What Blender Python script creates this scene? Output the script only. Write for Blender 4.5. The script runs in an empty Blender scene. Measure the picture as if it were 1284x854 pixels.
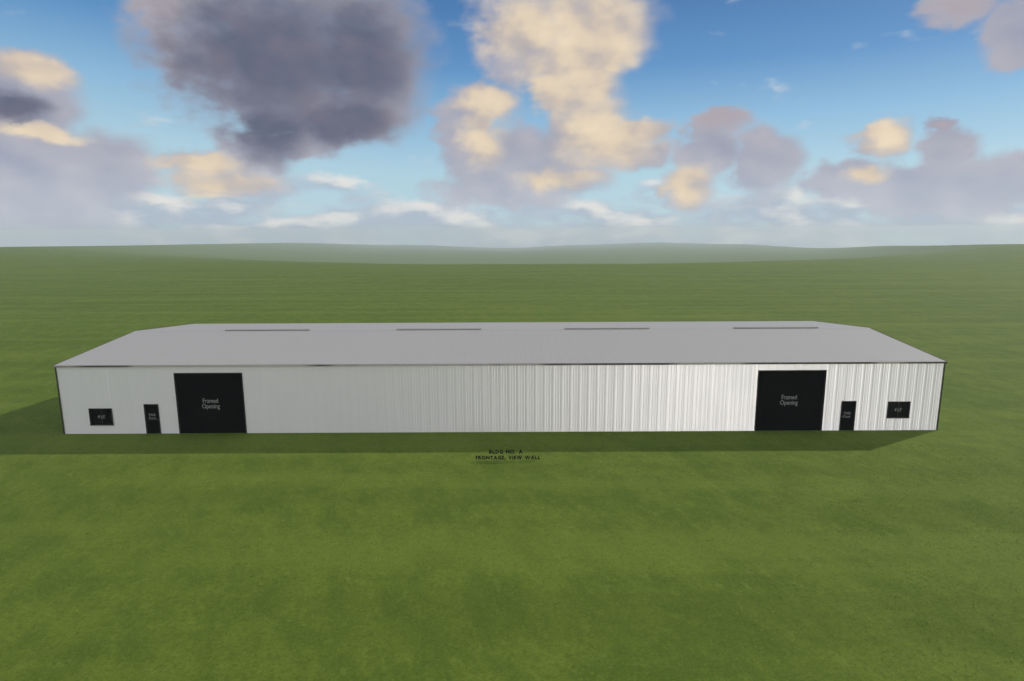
import bpy, bmesh, math, random
from mathutils import Matrix, Vector, noise
R = math.radians
random.seed(7)
scene = bpy.context.scene
C = scene.collection

# ------------------------------------------------------------------ camera
CAM = Vector((31.303, -41.773, 13.949))
PITCH, YAW, ROLL = 0.17658, 0.00017, 0.00453
cam_data = bpy.data.cameras.new('camera')
cam_data.sensor_width = 36.0
cam_data.lens = 36.0 * 781.05 / 1284.0
cam_data.clip_start = 0.1
cam_data.clip_end = 12000
cam = bpy.data.objects.new('camera', cam_data)
C.objects.link(cam)
fwd = Vector((0, math.cos(PITCH), -math.sin(PITCH)))
up = Vector((0, math.sin(PITCH), math.cos(PITCH)))
right = Vector((1, 0, 0))
r2 = right * math.cos(ROLL) - up * math.sin(ROLL)
u2 = right * math.sin(ROLL) + up * math.cos(ROLL)
m = Matrix((r2, u2, -fwd)).transposed().to_4x4()
m.translation = CAM
cam.matrix_world = m
scene.camera = cam

# ------------------------------------------------------------------ light and exposure
SUN_EL, SUN_AZ = 31.6, 60.5          # azimuth clockwise from +Y (towards +X)
SKY_STRENGTH = 0.1
SKY_FILL = (161.0, 4.0, 8.5, 11.0, 21.0)      # sky glow added for the wall: azimuth, elevation, half-sizes (degrees), brightness
sun_data = bpy.data.lights.new('sun', 'SUN')
sun_data.energy = 2.85
sun_data.angle = R(0.5)
sun_data.color = (1.0, 0.94, 0.84)
sun = bpy.data.objects.new('sun', sun_data)
C.objects.link(sun)
to_sun = Vector((math.sin(R(SUN_AZ)) * math.cos(R(SUN_EL)), math.cos(R(SUN_AZ)) * math.cos(R(SUN_EL)), math.sin(R(SUN_EL))))
sun.rotation_euler = to_sun.to_track_quat('Z', 'Y').to_euler()
sun.location = (31, 10, 60)

scene.cycles.max_bounces = 5
scene.cycles.volume_bounces = 0

vs = scene.view_settings
vs.view_transform = 'Standard'
vs.look = 'None'
vs.exposure = 0.0
vs.gamma = 1.0
vs.use_curve_mapping = False


class G:
    """small node-graph builder"""
    def __init__(s, tree):
        s.t = tree
        tree.nodes.clear()

    def n(s, kind, **kw):
        nd = s.t.nodes.new(kind)
        for k, v in kw.items():
            setattr(nd, k, v)
        return nd

    def put(s, sock, v):
        if v is None:
            return
        if hasattr(v, 'links') or isinstance(v, bpy.types.NodeSocket):
            s.t.links.new(v, sock)
        else:
            if sock.type == 'RGBA' and len(v) == 3:
                v = (*v, 1)
            sock.default_value = v

    def m(s, op, a, b=None, c=None, clamp=False):
        nd = s.n('ShaderNodeMath', operation=op, use_clamp=clamp)
        for i, v in enumerate((a, b, c)):
            s.put(nd.inputs[i], v)
        return nd.outputs[0]

    def vm(s, op, a, b=None, c=None, out=0):
        nd = s.n('ShaderNodeVectorMath', operation=op)
        for i, v in enumerate((a, b, c)):
            if v is not None:
                s.put(nd.inputs[i], v)
        return nd.outputs['Value'] if op in ('LENGTH', 'DOT_PRODUCT') else nd.outputs[0]

    def noise(s, vec, scale, detail=4, rough=.5, dist=0.0, out='Fac'):
        nd = s.n('ShaderNodeTexNoise')
        if vec is not None:
            s.put(nd.inputs['Vector'], vec)
        nd.inputs['Scale'].default_value = scale
        nd.inputs['Detail'].default_value = detail
        nd.inputs['Roughness'].default_value = rough
        nd.inputs['Distortion'].default_value = dist
        return nd.outputs[out]

    def mix(s, f, a, b, kind='MIX'):
        nd = s.n('ShaderNodeMix', data_type='RGBA', blend_type=kind)
        s.put(nd.inputs['Factor'], f)
        s.put(nd.inputs[6], a)
        s.put(nd.inputs[7], b)
        return nd.outputs[2]

    def step(s, v, a, b, lo=0.0, hi=1.0):
        nd = s.n('ShaderNodeMapRange', interpolation_type='SMOOTHSTEP')
        for i, x in enumerate((v, a, b, lo, hi)):
            s.put(nd.inputs[i], x)
        return nd.outputs[0]

    def xyz(s, x, y, z=0.0):
        nd = s.n('ShaderNodeCombineXYZ')
        for i, v in enumerate((x, y, z)):
            s.put(nd.inputs[i], v)
        return nd.outputs[0]

    def sep(s, v):
        nd = s.n('ShaderNodeSeparateXYZ')
        s.put(nd.inputs[0], v)
        return nd.outputs


# ------------------------------------------------------------------ sky: Nishita plus cumulus, all by direction (azimuth, elevation in degrees)
MASS = [(-36.2, 10.8, 2.7, 1.5), (-36.4, 8.5, 3.2, 2.4), (-35.8, 4.3, 6.3, 3.6), (-31.8, 5.0, 3.2, 2.4), (-37.6, 1.7, 5.4, 3.1), (-19.8, 14.6, 9.1, 6.3), (-13.2, 14.7, 6.2, 5.0), (-11.7, 12.1, 4.1, 4.3), (-20.4, 10.7, 4.3, 3.6), (-15.1, 9.5, 5.5, 2.8), (-24.6, 16.3, 4.8, 2.4), (-27.3, 16.4, 2.4, 1.5), (-21.6, 6.5, 3.4, 2.0), (-17.5, 7.2, 3.8, 1.3), (-25.8, 5.3, 3.2, 0.9), (-23.6, 3.9, 4.2, 1.3), (4.1, 17.6, 7.1, 3.2), (1.0, 15.0, 3.8, 2.9), (5.5, 12.8, 3.8, 3.7), (8.5, 16.0, 3.5, 3.0), (6.6, 9.0, 4.1, 3.1), (9.1, 6.6, 5.0, 1.7), (11.1, 8.5, 2.8, 1.0), (12.5, 6.4, 1.9, 1.0), (-2.5, 10.8, 3.1, 2.0), (-4.1, 8.4, 2.4, 3.0), (-2.9, 5.8, 3.4, 2.8), (1.7, 5.7, 5.5, 3.1), (-0.1, 3.5, 6.8, 1.4), (4.2, 4.3, 4.2, 1.4), (17.9, 8.6, 2.7, 1.0), (16.5, 8.0, 1.6, 1.1), (21.3, 5.3, 2.8, 2.7), (17.1, 6.1, 2.6, 1.8), (15.3, 3.5, 2.3, 1.7), (29.9, 6.8, 2.1, 1.5), (33.7, 7.4, 1.0, 0.8), (34.1, 5.7, 1.8, 1.6), (27.5, 3.6, 3.1, 1.6), (32.4, 3.4, 4.3, 1.5), (36.7, 3.0, 3.0, 2.1), (38.8, 4.1, 1.7, 1.3), (34.0, 2.0, 6.0, 1.3), (33.4, 14.9, 2.3, 1.2), (37.0, 13.2, 2.3, 2.0), (37.0, 11.7, 1.8, 1.0)]
CREAM = [(-36.1, 11.1, 2.7, 1.1), (-25.8, 5.3, 2.9, 0.9), (-23.9, 3.9, 3.9, 1.0), (6.8, 14.9, 5.4, 6.6), (8.7, 8.3, 5.1, 3.3), (1.4, 16.2, 3.4, 2.4), (3.4, 11.9, 2.8, 2.5), (-2.0, 10.7, 2.5, 2.2), (-2.5, 8.1, 2.1, 2.6), (30.0, 7.0, 2.1, 1.6), (15.1, 3.7, 2.1, 1.6), (28.9, 3.9, 1.6, 0.7), (-35.5, 7.0, 2.8, 0.5), (4.2, 4.3, 3.5, 1.0), (-26.1, 2.4, 3.5, 0.9), (-12.1, 2.5, 2.7, 0.7), (3.5, -0.2, 2.9, 0.6)]
DARK = [(-19.8, 13.7, 9.1, 6.1), (-12.9, 14.1, 6.5, 5.6), (-20.2, 8.3, 4.6, 2.8), (-14.4, 9.2, 5.6, 2.8), (-37.3, 8.4, 2.3, 1.2)]
PINK = [(17.9, 8.8, 2.9, 1.1), (33.4, 14.9, 2.3, 1.1), (33.7, 7.4, 1.0, 0.8), (-27.0, 16.5, 3.2, 1.6), (-11.1, 9.3, 4.0, 1.9), (10.9, 12.0, 2.7, 0.6)]

world = bpy.data.worlds.new('World')
scene.world = world
world.use_nodes = True
g = G(world.node_tree)
sky = g.n('ShaderNodeTexSky', sky_type='NISHITA', sun_disc=False, sun_elevation=R(SUN_EL), sun_rotation=R(SUN_AZ),
          altitude=200.0, air_density=1.0, dust_density=0.6, ozone_density=2.0)
dirv = g.n('ShaderNodeTexCoord').outputs['Generated']
dx, dy, dz = g.sep(dirv)
az = g.m('MULTIPLY', g.m('ARCTAN2', dx, dy), 180 / math.pi)
el = g.m('MULTIPLY', g.m('ARCSINE', dz), 180 / math.pi)
P0 = g.xyz(az, el, 0.0)
PN = g.vm('MULTIPLY', P0, (1.0, 1.5, 1.0))           # clouds are a little wider than tall
w1 = g.vm('MULTIPLY', g.vm('SUBTRACT', g.noise(PN, 0.16, 2, .5, out='Color'), (.5, .5, .5)), (3.2, 2.2, 0))
w2 = g.vm('MULTIPLY', g.vm('SUBTRACT', g.noise(PN, 0.55, 4, .55, out='Color'), (.5, .5, .5)), (1.9, 1.4, 0))
P = g.vm('ADD', P0, g.vm('ADD', w1, w2))


def field(blobs):
    acc = None
    for cx, cy, rx, ry in blobs:
        q = g.vm('MULTIPLY_ADD', P, (1 / rx, 1 / ry, 0), (-cx / rx, -cy / ry, 0))
        d = g.vm('LENGTH', q)
        acc = d if acc is None else g.m('SMOOTH_MIN', acc, d, 0.25)
    return g.m('SUBTRACT', 1.05, acc)


fine = g.noise(PN, 0.55, 3, .42)
big = g.noise(PN, 0.24, 3, .42)
PL = g.vm('ADD', PN, (1.3, 1.1, 0.0))
big_l = g.noise(PL, 0.24, 3, .42)
fine_l = g.noise(g.vm('ADD', PN, (.6, .5, 0)), 0.55, 3, .42)
relief = g.m('ADD', g.m('MULTIPLY', g.m('SUBTRACT', big, big_l), 2.2), g.m('MULTIPLY', g.m('SUBTRACT', fine, fine_l), .28))   # >0 on the side turned to the sun
nz = g.m('ADD', g.m('MULTIPLY', g.m('SUBTRACT', fine, .5), .62), g.m('MULTIPLY', g.m('SUBTRACT', big, .5), .6))

f_mass = g.m('ADD', field(MASS), nz)
mask = g.step(f_mass, -0.27, 0.34)
# low band of hazy stratocumulus along the horizon
PB = g.vm('MULTIPLY', g.vm('ADD', P0, g.vm('SCALE', w2)), (0.62, 1.7, 1.0))
PB.node.inputs[0].links[0].from_node.inputs[1].links[0].from_node.inputs['Scale'].default_value = .55
bandn = g.noise(PB, 0.24, 4, .48)
bandl = g.noise(g.vm('ADD', PB, (.9, 1.3, 0)), 0.24, 4, .48)
band = g.step(g.m('ADD', bandn, g.step(el, 0.0, 7.0, .10, -.22)), 0.40, 0.60)
# broken cumulus round the rest of the sky
els = g.vm('MULTIPLY', dirv, (1.0, 1.0, 1.8))
back_n = g.noise(els, 3.2, 6, .55, .3)
aza = g.m('ABSOLUTE', az)
back_w = g.m('MULTIPLY', g.step(aza, 44.0, 60.0), g.step(el, 60.0, 30.0))
back = g.m('MULTIPLY', g.step(back_n, 0.38, 0.54), back_w)
over = g.m('MULTIPLY', g.step(back_n, 0.46, 0.60), g.step(el, 20.0, 28.0))

K = 1.0 / SKY_STRENGTH


def col(r, gg, b):
    return (r * K, gg * K, b * K, 1)


rl = g.m('ADD', .5, g.m('MULTIPLY', relief, .65), clamp=True)
grey = g.mix(rl, col(.33, .35, .45), col(.47, .46, .52))
low = g.step(el, 8.0, 1.0)
grey = g.mix(low, grey, g.mix(rl, col(.40, .45, .55), col(.55, .57, .63)))
pink = g.step(g.m('ADD', field(PINK), nz), -0.1, .9)
c1 = g.mix(pink, grey, col(.43, .385, .43))
darkw = g.step(g.m('ADD', field(DARK), g.m('MULTIPLY', nz, .7)), -0.30, .75)
dark = g.mix(g.step(relief, -.60, .70), col(.116, .138, .205), col(.175, .170, .230))
c2 = g.mix(darkw, c1, dark)
creamw = g.m('MULTIPLY', g.step(g.m('ADD', field(CREAM), g.m('MULTIPLY', nz, .7)), -0.35, .70), g.step(relief, -.60, .15, .60, 1.0))
c3 = g.mix(creamw, c2, g.mix(rl, col(.58, .48, .40), col(.88, .74, .54)))
band_c = g.mix(g.step(g.m('SUBTRACT', bandn, bandl), -.06, .20), col(.42, .49, .59), col(.80, .78, .75))
# clouds opposite the sun are front-lit, those on the sun's side are grey underneath
anti = g.step(g.vm('DOT_PRODUCT', dirv, tuple(to_sun)), 0.25, -0.55)
back_c = g.mix(anti, col(.80, .76, .70), col(1.25, 1.18, 1.05))
# unseen bright sky patch behind the viewer, added to light the front wall
fill_d = g.vm('LENGTH', g.vm('MULTIPLY', g.vm('SUBTRACT', P0, (SKY_FILL[0], SKY_FILL[1], 0)), (1 / SKY_FILL[2], 1 / SKY_FILL[3], 0)))
fill_w = g.step(g.m('ADD', fill_d, g.m('MULTIPLY', g.m('SUBTRACT', back_n, .5), 1.2)), 1.1, .7)
# clear air: Nishita, deepened towards the zenith as in late-afternoon air between showers
rampn = g.n('ShaderNodeValToRGB')
g.put(rampn.inputs[0], g.m('DIVIDE', g.m('SUBTRACT', el, g.step(az, -8.0, -36.0, 0.0, 2.5)), 30.0, clamp=True))
cr = rampn.color_ramp
stops = [(0.0, (.50, .68, .77)), (.16, (.43, .65, .77)), (.30, (.27, .50, .72)), (.45, (.105, .285, .565)), (.60, (.062, .19, .44)), (1.0, (.05, .15, .38))]
cr.elements[0].position, cr.elements[0].color = stops[0][0], (*stops[0][1], 1)
cr.elements[1].position, cr.elements[1].color = stops[-1][0], (*stops[-1][1], 1)
for p_, c_ in stops[1:-1]:
    e_ = cr.elements.new(p_)
    e_.color = (*c_, 1)
deep = g.vm('SCALE', rampn.outputs[0])
deep.node.inputs['Scale'].default_value = K
s0 = g.mix(.88, sky.outputs[0], deep)
s2 = g.mix(g.m('MULTIPLY', band, .9), s0, band_c)
s3 = g.mix(mask, s2, c3)
s4 = g.mix(g.m('MAXIMUM', back, over), s3, back_c)
s4 = g.mix(fill_w, s4, col(SKY_FILL[4], SKY_FILL[4] * .95, SKY_FILL[4] * .87))
bg = g.n('ShaderNodeBackground')
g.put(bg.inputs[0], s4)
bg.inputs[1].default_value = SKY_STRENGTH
wo = g.n('ShaderNodeOutputWorld')
g.t.links.new(bg.outputs[0], wo.inputs[0])


# ------------------------------------------------------------------ helpers
def material(name):
    mt = bpy.data.materials.new(name)
    mt.use_nodes = True
    gg = G(mt.node_tree)
    b = gg.n('ShaderNodeBsdfPrincipled')
    o = gg.n('ShaderNodeOutputMaterial')
    gg.t.links.new(b.outputs[0], o.inputs[0])
    return mt, gg, b


def obj(name, bm, mat, parent=None, smooth=False):
    me = bpy.data.meshes.new(name)
    bmesh.ops.recalc_face_normals(bm, faces=bm.faces)
    bm.to_mesh(me)
    bm.free()
    if smooth:
        for p in me.polygons:
            p.use_smooth = True
    me.materials.append(mat)
    o = bpy.data.objects.new(name, me)
    C.objects.link(o)
    o.parent = parent
    return o


def box(bm, x0, x1, y0, y1, z0, z1, bev=0.0):
    t = bmesh.new()
    bmesh.ops.create_cube(t, size=1.0)
    for v in t.verts:
        v.co = Vector((x0 + (v.co.x + .5) * (x1 - x0), y0 + (v.co.y + .5) * (y1 - y0), z0 + (v.co.z + .5) * (z1 - z0)))
    if bev:
        bmesh.ops.bevel(t, geom=t.edges[:], offset=bev, segments=2, affect='EDGES')
    me = bpy.data.meshes.new('tmp')
    t.to_mesh(me)
    t.free()
    bm.from_mesh(me)
    bpy.data.meshes.remove(me)


def rod(bm, a, b, r, n=8):
    a, b = Vector(a), Vector(b)
    q = (b - a).to_track_quat('Z', 'Y')
    ra, rb = [], []
    for i in range(n):
        o = q @ Vector((math.cos(2 * math.pi * i / n) * r, math.sin(2 * math.pi * i / n) * r, 0))
        ra.append(bm.verts.new(a + o))
        rb.append(bm.verts.new(b + o))
    for i in range(n):
        j = (i + 1) % n
        bm.faces.new((ra[i], ra[j], rb[j], rb[i]))
    bm.faces.new(ra[::-1])
    bm.faces.new(rb)


def structure(o, label=None):
    o['kind'] = 'structure'
    if label:
        o['label'] = label
    return o


# ------------------------------------------------------------------ ground
CREST = [(-39.9, 0.0185), (-31.9, 0.0192), (-20.2, 0.0182), (-10.1, 0.023), (-0.1, 0.0285), (5.7, 0.0245), (12.7, 0.0209), (19.4, 0.0231), (26.2, 0.0281), (31.8, 0.0239), (40.0, 0.0204)]
VALE = [(-40.0, 0.0), (-4.0, 1.0), (11.0, 1.0), (40.0, 0.0)]


def ss(t):
    t = max(0.0, min(1.0, t))
    return t * t * (3 - 2 * t)


def table(tab, a):
    if a <= tab[0][0]:
        return tab[0][1]
    for (a0, v0), (a1, v1) in zip(tab, tab[1:]):
        if a <= a1:
            return v0 + (v1 - v0) * ss((a - a0) / (a1 - a0))
    return tab[-1][1]


def height(x, y):
    px, py = x - CAM.x, y - CAM.y
    d = math.hypot(px, py)
    a = math.degrees(math.atan2(px, py))
    sl, c = table(CREST, a), table(VALE, a)
    dc = 750 + 3500 * c
    zc = CAM.z - dc * sl
    if d < dc:
        side = zc * ss((d - 140) / (dc - 140))
        cen = -52 * ss((d - 160) / 1000) + (zc + 52) * ss((d - 1250) / max(1, dc - 1250))
        z = (1 - c) * side + c * cen
    else:
        e = d - dc
        z = zc - e * (sl + 0.03 * ss(e / 200)) - 0.0
    k = ss((d - 110) / 120) * (1 - .85 * ss((d - .8 * dc) / (.2 * dc)))
    z += k * (.8 * noise.noise((x / 95, y / 95, 3.1)) + .25 * noise.noise((x / 34, y / 34, 7.7)))
    return z


bm = bmesh.new()
AZ = [-45 + .25 * k for k in range(360)] + [45 + 3 * k for k in range(90)]
NA = len(AZ)
rings = [0.0]
d = 3.0
while d < 5200:
    rings.append(d)
    d *= 1.042
rings.append(5200)
prev = None
lowest = 0
for d in rings:
    if d == 0:
        prev = [bm.verts.new((CAM.x, CAM.y, 0))]
        continue
    cur = []
    for i in range(NA):
        t = R(AZ[i])
        x, y = CAM.x + d * math.sin(t), CAM.y + d * math.cos(t)
        z = height(x, y)
        lowest = min(lowest, z)
        cur.append(bm.verts.new((x, y, z)))
    for i in range(NA):
        j = (i + 1) % NA
        if len(prev) == 1:
            bm.faces.new((prev[0], cur[i], cur[j]))
        else:
            bm.faces.new((prev[i], cur[i], cur[j], prev[j]))
    prev = cur
grass_mat, g, b = material('meadow_grass')
pos = g.n('ShaderNodeNewGeometry').outputs['Position']
rot = g.n('ShaderNodeVectorRotate', rotation_type='Z_AXIS')
g.put(rot.inputs['Vector'], pos)
rot.inputs['Angle'].default_value = R(-24)
streak = g.vm('MULTIPLY', rot.outputs[0], (1.0, .55, 1.0))
n_big = g.noise(pos, 0.11, 4, .55)
n_mid = g.noise(streak, 0.62, 5, .6, .4)
n_sm = g.noise(pos, 3.2, 4, .65)
n_tuft = g.noise(streak, 2.1, 4, .65)
n_fine = g.noise(pos, 19.0, 3, .7)
n_yel = g.noise(streak, 1.1, 4, .6)
ca, cb = (.077, .127, .012), (.132, .182, .022)
c = g.mix(g.step(g.m('ADD', g.m('MULTIPLY', n_mid, .65), g.m('MULTIPLY', n_big, .35)), .36, .64), ca, cb)
c = g.mix(g.step(n_yel, .56, .80, 0, .35), c, (.185, .195, .030))
c = g.mix(g.step(n_sm, .34, .70, .0, .50), c, (.058, .108, .010))
c = g.mix(g.step(n_tuft, .53, .72, .0, .55), c, (.160, .215, .034))
c = g.mix(g.step(n_tuft, .46, .28, .0, .50), c, (.062, .100, .013))
n_band = g.noise(g.vm('MULTIPLY', pos, (.012, .24, 1.0)), 1.0, 3, .5)
n_gr = g.noise(pos, 7.5, 3, .7)
c = g.mix(g.step(n_band, .48, .64, .0, .40), c, (.150, .200, .028))
c = g.mix(g.step(n_band, .48, .34, .0, .35), c, (.068, .105, .010))
c = g.mix(g.step(n_gr, .52, .72, .0, .50), c, (.170, .215, .036))
c = g.mix(g.step(n_gr, .48, .30, .0, .55), c, (.050, .090, .009))
c = g.mix(g.m('MULTIPLY', g.m('SUBTRACT', n_fine, .5, clamp=True), 1.1, clamp=True), c, (.23, .27, .06))
c = g.mix(g.m('MULTIPLY', g.m('SUBTRACT', .5, n_fine, clamp=True), 1.6, clamp=True), c, (.030, .062, .008))
g.put(b.inputs['Base Color'], c)
b.inputs['Roughness'].default_value = .95
b.inputs['Specular IOR Level'].default_value = .12
bp = g.n('ShaderNodeBump')
bp.inputs['Strength'].default_value = .35
bp.inputs['Distance'].default_value = .06
g.put(bp.inputs['Height'], g.m('ADD', g.m('MULTIPLY', n_fine, .6), g.m('MULTIPLY', n_sm, .7)))
g.t.links.new(bp.outputs[0], b.inputs['Normal'])
structure(obj('ground', bm, grass_mat, smooth=True), 'rolling green meadow of short grass running to the hazy horizon')

# longer blades standing up out of the turf on the near side of the building
rnd = random.Random(21)
verts, faces = [], []
for _ in range(42000):
    t = R(rnd.uniform(-43, 43))
    d = 13 + 34 * math.sqrt(rnd.random())
    x, y = CAM.x + d * math.sin(t), CAM.y + d * math.cos(t)
    if y > -.12 and -.2 < x < 61.2:
        continue
    if noise.noise((x * .55, y * .55, 1.7)) + rnd.uniform(-.5, .5) < -.05:
        continue
    for k in range(3):
        bx_, by_ = x + rnd.uniform(-.05, .05), y + rnd.uniform(-.05, .05)
        a, h, w = rnd.uniform(0, 6.283), rnd.uniform(.035, .085), rnd.uniform(.004, .009)
        lean, la = rnd.uniform(.02, .07), rnd.uniform(0, 6.283)
        n0 = len(verts)
        verts += [(bx_ - math.cos(a) * w, by_ - math.sin(a) * w, -.01), (bx_ + math.cos(a) * w, by_ + math.sin(a) * w, -.01),
                  (bx_ + math.cos(la) * lean, by_ + math.sin(la) * lean, h)]
        faces.append((n0, n0 + 1, n0 + 2))
me = bpy.data.meshes.new('grass')
me.from_pydata(verts, [], faces)
blade_mat, g, b = material('grass_blades')
pos = g.n('ShaderNodeNewGeometry').outputs['Position']
bn = g.noise(pos, 1.3, 3, .6)
g.put(b.inputs['Base Color'], g.mix(g.step(bn, .3, .7), (.085, .145, .014), (.165, .21, .035)))
b.inputs['Roughness'].default_value = .8
b.inputs['Specular IOR Level'].default_value = .15
me.materials.append(blade_mat)
gr = bpy.data.objects.new('grass', me)
C.objects.link(gr)
gr['kind'] = 'stuff'
gr['label'] = 'longer grass blades standing out of the mown meadow'

# ------------------------------------------------------------------ haze
HAZE_DENSITY = 0.00029
bm = bmesh.new()
box(bm, CAM.x - 5260, CAM.x + 5260, CAM.y - 5260, CAM.y + 5260, lowest - 1.0, 26.0)
hz = bpy.data.materials.new('thin_haze')
hz.use_nodes = True
g = G(hz.node_tree)
pv = g.n('ShaderNodeVolumePrincipled')
pv.inputs['Color'].default_value = (.83, .95, .98, 1)
pv.inputs['Density'].default_value = HAZE_DENSITY
pv.inputs['Anisotropy'].default_value = 0.1
om = g.n('ShaderNodeOutputMaterial')
g.t.links.new(pv.outputs[0], om.inputs['Volume'])
haze = obj('haze', bm, hz)
haze['kind'] = 'stuff'
haze['label'] = 'thin pale haze lying over the far meadow'

# ------------------------------------------------------------------ warehouse
LN, W, H, RISE = 60.96, 19.0, 4.88, 0.83
PITCH_RIB = 0.6096
SL = RISE / (W / 2)


def painted(name, base, rough, metal, spec=.5, dirt=.0, streak_amt=.06):
    mt, g, b = material(name)
    p = g.n('ShaderNodeNewGeometry').outputs['Position']
    st = g.noise(g.vm('MULTIPLY', p, (1.6, 1.6, .12)), 1.0, 4, .6)
    bl = g.noise(p, .5, 4, .6)
    f = g.m('ADD', g.m('MULTIPLY', st, .6), g.m('MULTIPLY', bl, .4))
    lo = tuple(v * (1 - streak_amt) for v in base)
    hi = tuple(min(1, v * (1 + streak_amt * .5)) for v in base)
    c = g.mix(g.step(f, .35, .65), lo, hi)
    g.put(b.inputs['Base Color'], c)
    g.put(b.inputs['Roughness'], g.step(f, .3, .7, rough - .04, rough + .05))
    b.inputs['Metallic'].default_value = metal
    b.inputs['Specular IOR Level'].default_value = spec
    return mt


M_WALL = painted('white_ribbed_steel', (.86, .85, .87), .54, .75, streak_amt=.03)
# cross-rolled finish: the sheen spreads up and down the sheet more than along the wall
pb = next(n for n in M_WALL.node_tree.nodes if n.type == 'BSDF_PRINCIPLED')
pb.inputs['Anisotropic'].default_value = .95
tv = M_WALL.node_tree.nodes.new('ShaderNodeCombineXYZ')
tv.inputs[2].default_value = 1.0
M_WALL.node_tree.links.new(tv.outputs[0], pb.inputs['Tangent'])
M_ROOF = painted('grey_roof_steel', (.37, .362, .350), .65, .0, .2, streak_amt=.02)
M_VENT = painted('vent_steel', (.31, .29, .275), .6, .0, .3)
M_BLACK = painted('black_paint', (.0018, .0018, .0018), .8, .0, .03)
M_FRAME = painted('dark_bronze_frame', (.022, .021, .020), .6, .0, .25)
M_GLASS = painted('black_tinted_glass', (.0015, .0015, .002), .35, .0, .08)
M_TEXT = painted('white_lettering', (.22, .22, .22), .6, .0, .2)
M_INK = painted('black_lettering', (.006, .006, .005), .7, .0, .15)
M_STEEL = painted('handle_steel', (.16, .16, .16), .4, .6)
# bronze trim, weathered darker on some lengths
M_TRIM, g, b = material('weathered_bronze_trim')
p = g.n('ShaderNodeNewGeometry').outputs['Position']
tn = g.noise(g.vm('MULTIPLY', p, (1, .35, .35)), .13, 2, .5)
tn2 = g.noise(p, 1.7, 4, .6)
c = g.mix(g.step(tn, .42, .50), (.06, .053, .048), (.36, .335, .31))
c = g.mix(g.m('MULTIPLY', tn2, .3), c, (.10, .09, .08))
g.put(b.inputs['Base Color'], c)
b.inputs['Roughness'].default_value = .7
b.inputs['Specular IOR Level'].default_value = .2

wh = bpy.data.objects.new('warehouse', None)
C.objects.link(wh)
wh.location = (0, 0, 0)
wh['label'] = 'long low white ribbed steel warehouse with grey gable roof and black doors'
wh['category'] = 'warehouse'


def rib_profile(x0, x1, h=.0047):
    """(x, depth) list: flat pan with trapezoid major ribs on a fixed grid and two low stiffeners between"""
    pts = {x0: 0.0, x1: 0.0}
    k = int(x0 / PITCH_RIB) - 1
    while k * PITCH_RIB < x1 + 1:
        c = k * PITCH_RIB
        for dx, dz in ((-.13, 0), (-.045, h), (.045, h), (.13, 0)):
            if x0 < c + dx < x1:
                pts[c + dx] = dz
        for s in (.2, .41):
            for dx, dz in ((-.04, 0), (-.014, .003), (.014, .003), (.04, 0)):
                if x0 < c + s + dx < x1:
                    pts[c + s + dx] = dz
        k += 1
    return sorted(pts.items())


def panel(bm, x0, x1, z0, z1, place, zfun=None):
    lo, hi = [], []
    for x, dpt in rib_profile(x0, x1):
        top = zfun(x) if zfun else z1
        lo.append(bm.verts.new(place(x, dpt, z0)))
        hi.append(bm.verts.new(place(x, dpt, top)))
    for i in range(len(lo) - 1):
        bm.faces.new((lo[i], lo[i + 1], hi[i + 1], hi[i]))


GD = [(8.10, 12.68), (48.28, 52.86)]     # roll-up doors, 4.28 m high
ED = [(5.79, 6.70), (54.20, 55.11)]      # entry doors, 2.06 m high
WN = [(1.93, 3.45), (57.42, 58.88)]      # windows
GH, EH = 4.28, 2.08
WZ = [(.66, 1.80), (.92, 2.04)]
ops = sorted([(a, c, 0, GH) for a, c in GD] + [(a, c, 0, EH) for a, c in ED] + [(a, c, *WZ[i]) for i, (a, c) in enumerate(WN)])
front = lambda x, dp, z: (x, -dp, z)
bm = bmesh.new()
cur = 0.02
for x0, x1, z0, z1 in ops:
    panel(bm, cur, x0, 0, H - .02, front)
    if z0 > 0:
        panel(bm, x0, x1, 0, z0, front)
    panel(bm, x0, x1, z1, H - .02, front)
    cur = x1
panel(bm, cur, LN - .02, 0, H - .02, front)
obj('wall', bm, M_WALL, wh)
bm = bmesh.new()
panel(bm, .02, LN - .02, 0, H - .02, lambda x, dp, z: (x, W + dp, z))
obj('wall', bm, M_WALL, wh)
gab = lambda y: H - .03 + (y if y < W / 2 else W - y) * SL
for sx in (0, 1):
    bm = bmesh.new()
    panel(bm, .02, W - .02, 0, H, (lambda y, dp, z, s=sx: (LN + dp if s else -dp, y, z)), gab)
    obj('wall', bm, M_WALL, wh)

# roof: two slopes of standing-seam sheet, one part
bm = bmesh.new()
for side in (0, 1):
    for lo_hi in (0,):
        a, c = [], []
        n = int(LN / PITCH_RIB)
        xs = [(-.10, 0.0)]
        for k in range(1, n):
            cx = k * PITCH_RIB
            xs += [(cx - .07, 0), (cx - .02, .003), (cx + .02, .003), (cx + .07, 0)]
        xs += [(LN + .10, 0.0)]
        for x, dp in xs:
            ye = -.09 if side == 0 else W + .09
            ze = H + .035 - .09 * SL
            a.append(bm.verts.new((x, ye, ze + dp)))
            c.append(bm.verts.new((x, W / 2, H + .035 + RISE + dp)))
        for i in range(len(a) - 1):
            bm.faces.new((a[i], a[i + 1], c[i + 1], c[i]))
roof = obj('roof', bm, M_ROOF, wh)
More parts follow.
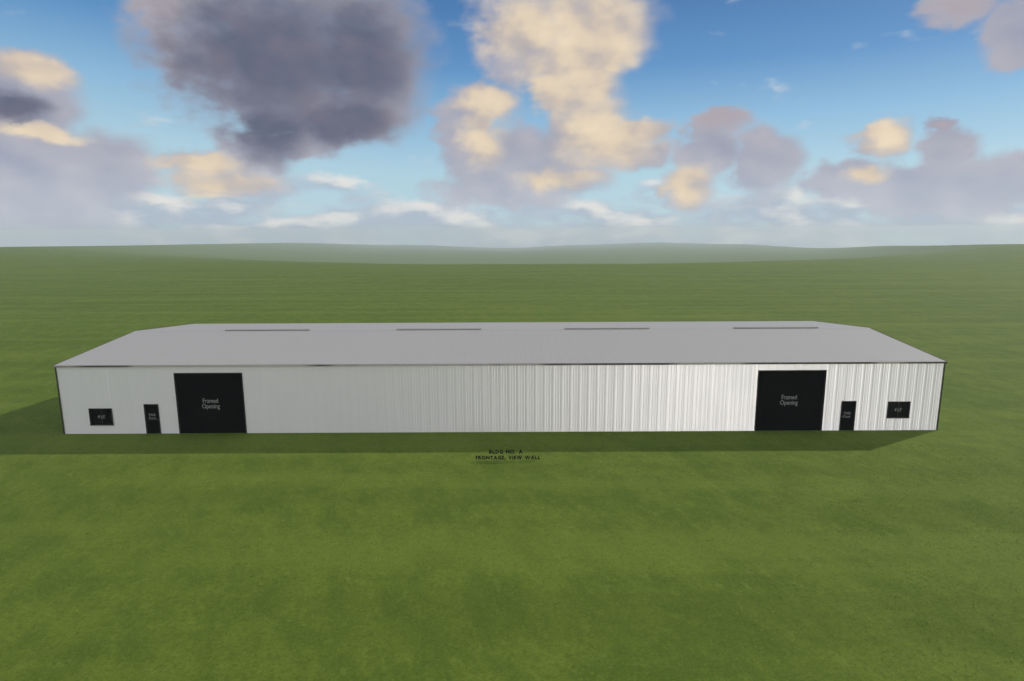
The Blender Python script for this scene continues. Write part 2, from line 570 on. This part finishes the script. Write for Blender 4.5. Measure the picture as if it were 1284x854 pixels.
# ridge cap and the four ridge vents
bm = bmesh.new()
zr = H + .035 + RISE
prof = [(-.30, -.30 * SL + .005), (-.29, -.29 * SL + .010), (0, .012), (.29, -.29 * SL + .010), (.30, -.30 * SL + .005)]
va = [bm.verts.new((-.12, W / 2 + y, zr + z)) for y, z in prof]
vb = [bm.verts.new((LN + .12, W / 2 + y, zr + z)) for y, z in prof]
for i in range(4):
    bm.faces.new((va[i], va[i + 1], vb[i + 1], vb[i]))
obj('ridge_cap', bm, M_ROOF, roof)
for i, x0 in enumerate((7.45, 21.74, 35.71, 49.79)):
    bm = bmesh.new()
    z0 = zr + .02
    box(bm, x0, x0 + 7.0, W / 2 - .11, W / 2 + .11, z0, z0 + .055, .006)
    box(bm, x0 - .03, x0 + 7.03, W / 2 - .16, W / 2 + .16, z0 + .055, z0 + .072, .004)
    obj('ridge_vent', bm, M_VENT, roof)
# eave trims with gutter lip, rakes, corners
for side in (0, 1):
    bm = bmesh.new()
    y0, y1 = (-.125, -.092) if side == 0 else (W + .092, W + .125)
    box(bm, -.11, LN + .11, y0, y1, H - .10, H + .016, .006)
    yy = (-.092, -.036) if side == 0 else (W + .036, W + .092)
    box(bm, -.11, LN + .11, yy[0], yy[1], H - .10, H - .085)
    obj('eave_trim', bm, M_TRIM, wh)
for sx in (0, 1):
    bm = bmesh.new()
    x0, x1 = (-.125, -.101) if sx == 0 else (LN + .101, LN + .125)
    for s in (0, 1):
        ya, yb = (-.09, W / 2) if s == 0 else (W / 2, W + .09)
        za = H + (-.09 * SL if s == 0 else RISE)
        zb = H + (RISE if s == 0 else -.09 * SL)
        vs_ = [bm.verts.new((x, y, z + dz)) for x in (x0, x1) for (y, z) in ((ya, za), (yb, zb)) for dz in (-.13, .055)]
        for f in ((0, 1, 3, 2), (4, 6, 7, 5), (0, 4, 5, 1), (2, 3, 7, 6), (0, 2, 6, 4), (1, 5, 7, 3)):
            bm.faces.new([vs_[k] for k in f])
    obj('rake_trim', bm, M_FRAME, wh)
    for sy in (0, 1):
        bm = bmesh.new()
        cx, cy = (LN if sx else 0), (W if sy else 0)
        ox, oy = (1 if sx else -1), (1 if sy else -1)
        xa, xb = sorted((cx - ox * .025, cx + ox * .055))
        ya, yb = sorted((cy + oy * .036, cy + oy * .055))
        box(bm, xa, xb, ya, yb, 0.0, H - .102)
        xa, xb = sorted((cx + ox * .036, cx + ox * .0545))
        ya, yb = sorted((cy - oy * .025, cy + oy * .0345))
        box(bm, xa, xb, ya, yb, 0.0, H - .102)
        obj('corner_trim', bm, M_FRAME, wh)


def lettering(name, lines, size, loc, mat, parent, depth=.004, squeeze=1.0, gap=1.0, base=False):
    """text standing upright in the x-z plane, facing -y; one mesh"""
    cu = bpy.data.curves.new(name, 'FONT')
    cu.body = '\n'.join(lines)
    cu.align_x = 'CENTER'
    cu.align_y = 'BOTTOM_BASELINE' if base else 'CENTER'
    cu.offset = .05 if base else 0.0
    cu.size = size
    cu.space_line = gap
    cu.extrude = depth
    cu.resolution_u = 3
    t = bpy.data.objects.new(name, cu)
    C.objects.link(t)
    bpy.context.view_layer.update()
    me = bpy.data.meshes.new_from_object(t.evaluated_get(bpy.context.evaluated_depsgraph_get()))
    bpy.data.objects.remove(t)
    bpy.data.curves.remove(cu)
    me.transform(Matrix.Translation(loc) @ Matrix.Rotation(R(90), 4, 'X') @ Matrix.Diagonal((squeeze, 1, 1, 1)))
    me.name = name
    me.materials.clear()
    me.materials.append(mat)
    o = bpy.data.objects.new(name, me)
    C.objects.link(o)
    o.parent = parent
    return o


def frame_bm(x0, x1, z0, z1, w, sill):
    bm = bmesh.new()
    ya, yb = -.055, .10
    box(bm, x0 - w, x0, ya, yb, z0, z1, .004)
    box(bm, x1, x1 + w, ya, yb, z0, z1, .004)
    box(bm, x0 - w, x1 + w, ya - .003, yb, z1 + .001, z1 + w, .004)
    if sill:
        box(bm, x0 - w - .02, x1 + w + .02, ya - .02, yb, z0 - w, z0 - .001, .004)
    return bm


for i, (x0, x1) in enumerate(GD):
    bm = bmesh.new()
    n = 36
    for k in range(n):                       # interlocking curtain slats
        za, zb = .03 + (GH - .03) * k / n, .03 + (GH - .03) * (k + 1) / n
        box(bm, x0 + .002, x1 - .002, .050, .075, za + .004, zb - .001, .006)
    box(bm, x0 + .002, x1 - .002, .058, .070, .01, GH - .002)
    box(bm, x0 + .003, x1 - .003, .040, .085, 0.004, .034)
    door = obj('roll_up_door', bm, M_BLACK, wh)
    obj('frame', frame_bm(x0, x1, 0, GH, .06, False), M_FRAME, door)
    cx = (10.36, 50.51)[i]
    lettering('lettering', ['Framed', 'Opening'], .46, (cx, .046, (2.13, 2.20)[i]), M_TEXT, door, gap=.85, squeeze=.78)
for i, (x0, x1) in enumerate(ED):
    bm = bmesh.new()
    box(bm, x0 + .004, x1 - .004, .045, .085, .012, EH - .004, .004)
    for za, zb in ((.20, .92), (1.12, 1.92)):    # two pressed panels
        box(bm, x0 + .16, x1 - .16, .037, .046, za, zb, .006)
    door = obj('entry_door', bm, M_BLACK, wh)
    obj('frame', frame_bm(x0, x1, 0, EH, .05, False), M_FRAME, door)
    bm = bmesh.new()
    hx = x1 - .09 if i == 0 else x0 + .09
    rod(bm, (hx, .045, 1.0), (hx, -.012, 1.0), .014)
    rod(bm, (hx, -.012, 1.0), (hx + (-.11 if i == 0 else .11), -.012, 1.0), .011)
    rod(bm, (hx, .047, 1.0), (hx, .035, 1.0), .032, 12)
    obj('handle', bm, M_STEEL, door)
    lettering('lettering', ['Walk', 'Door'], .27, ((x0 + x1) / 2 - .02, .032, 1.22 - .1 * i), M_TEXT, door, gap=.9, squeeze=.85)
for i, (x0, x1) in enumerate(WN):
    z0, z1 = WZ[i]
    bm = bmesh.new()
    box(bm, x0 + .004, x1 - .004, .055, .067, z0 + .004, z1 - .004)
    win = obj('window', bm, M_GLASS, wh)
    bm = frame_bm(x0, x1, z0, z1, .04, True)
    xm = (x0 + x1) / 2
    box(bm, xm - .018, xm + .018, .030, .054, z0 + .002, z1 - .002, .003)
    obj('frame', bm, M_FRAME, win)
    lettering('lettering', ["4'x5'"], .34, (xm, .024, (z0 + z1) / 2 - .02), M_TEXT, win, squeeze=.85)

# ------------------------------------------------------------------ lettering sign standing in the grass in front of the long wall
SY = -5.5
sg = bpy.data.objects.new('lettering_sign', None)
C.objects.link(sg)
sg.location = (31.0, SY, 0)
sg['label'] = 'two rows of small black letters standing in the grass before the long wall'
sg['category'] = 'sign'
LET = [('BLDG NO. A', .33, (-.10, 0, .58), 1.0, 2.05), ('FRONTAGE, VIEW WALL', .31, (0.02, 0, .20), 1.0, 3.95)]
for x, top in ((-1.6, .36), (1.6, .36), (-.8, .72), (.75, .72)):
    bm = bmesh.new()
    rod(bm, (x, .03, -.2), (x, .03, top), .006)
    obj('stake', bm, M_FRAME, sg)
for txt, size, loc, sq, want in LET:
    adv, x = [], 0.0
    made = []
    for ch in txt:                                   # letter by letter, each its own part
        if ch == ' ':
            x += .5
            continue
        o = lettering('letter', [ch], 1.0, (0, 0, 0), M_INK, sg, depth=.03, base=True)
        xs = [v.co.x for v in o.data.vertices]
        x0, x1 = min(xs), max(xs)
        for v in o.data.vertices:
            v.co.x += x - x0
        x += x1 - x0 + .11
        made.append(o)
    k = want / (x - .11)
    for o in made:
        for v in o.data.vertices:
            v.co.x = v.co.x * k + loc[0] - want / 2
            v.co.z = v.co.z * size + loc[2] - size * .35
            v.co.y *= .3
    bm = bmesh.new()
    rod(bm, (loc[0] - want / 2, .016, loc[2] - .02), (loc[0] + want / 2, .016, loc[2] - .02), .005)
    obj('rail', bm, M_FRAME, sg)
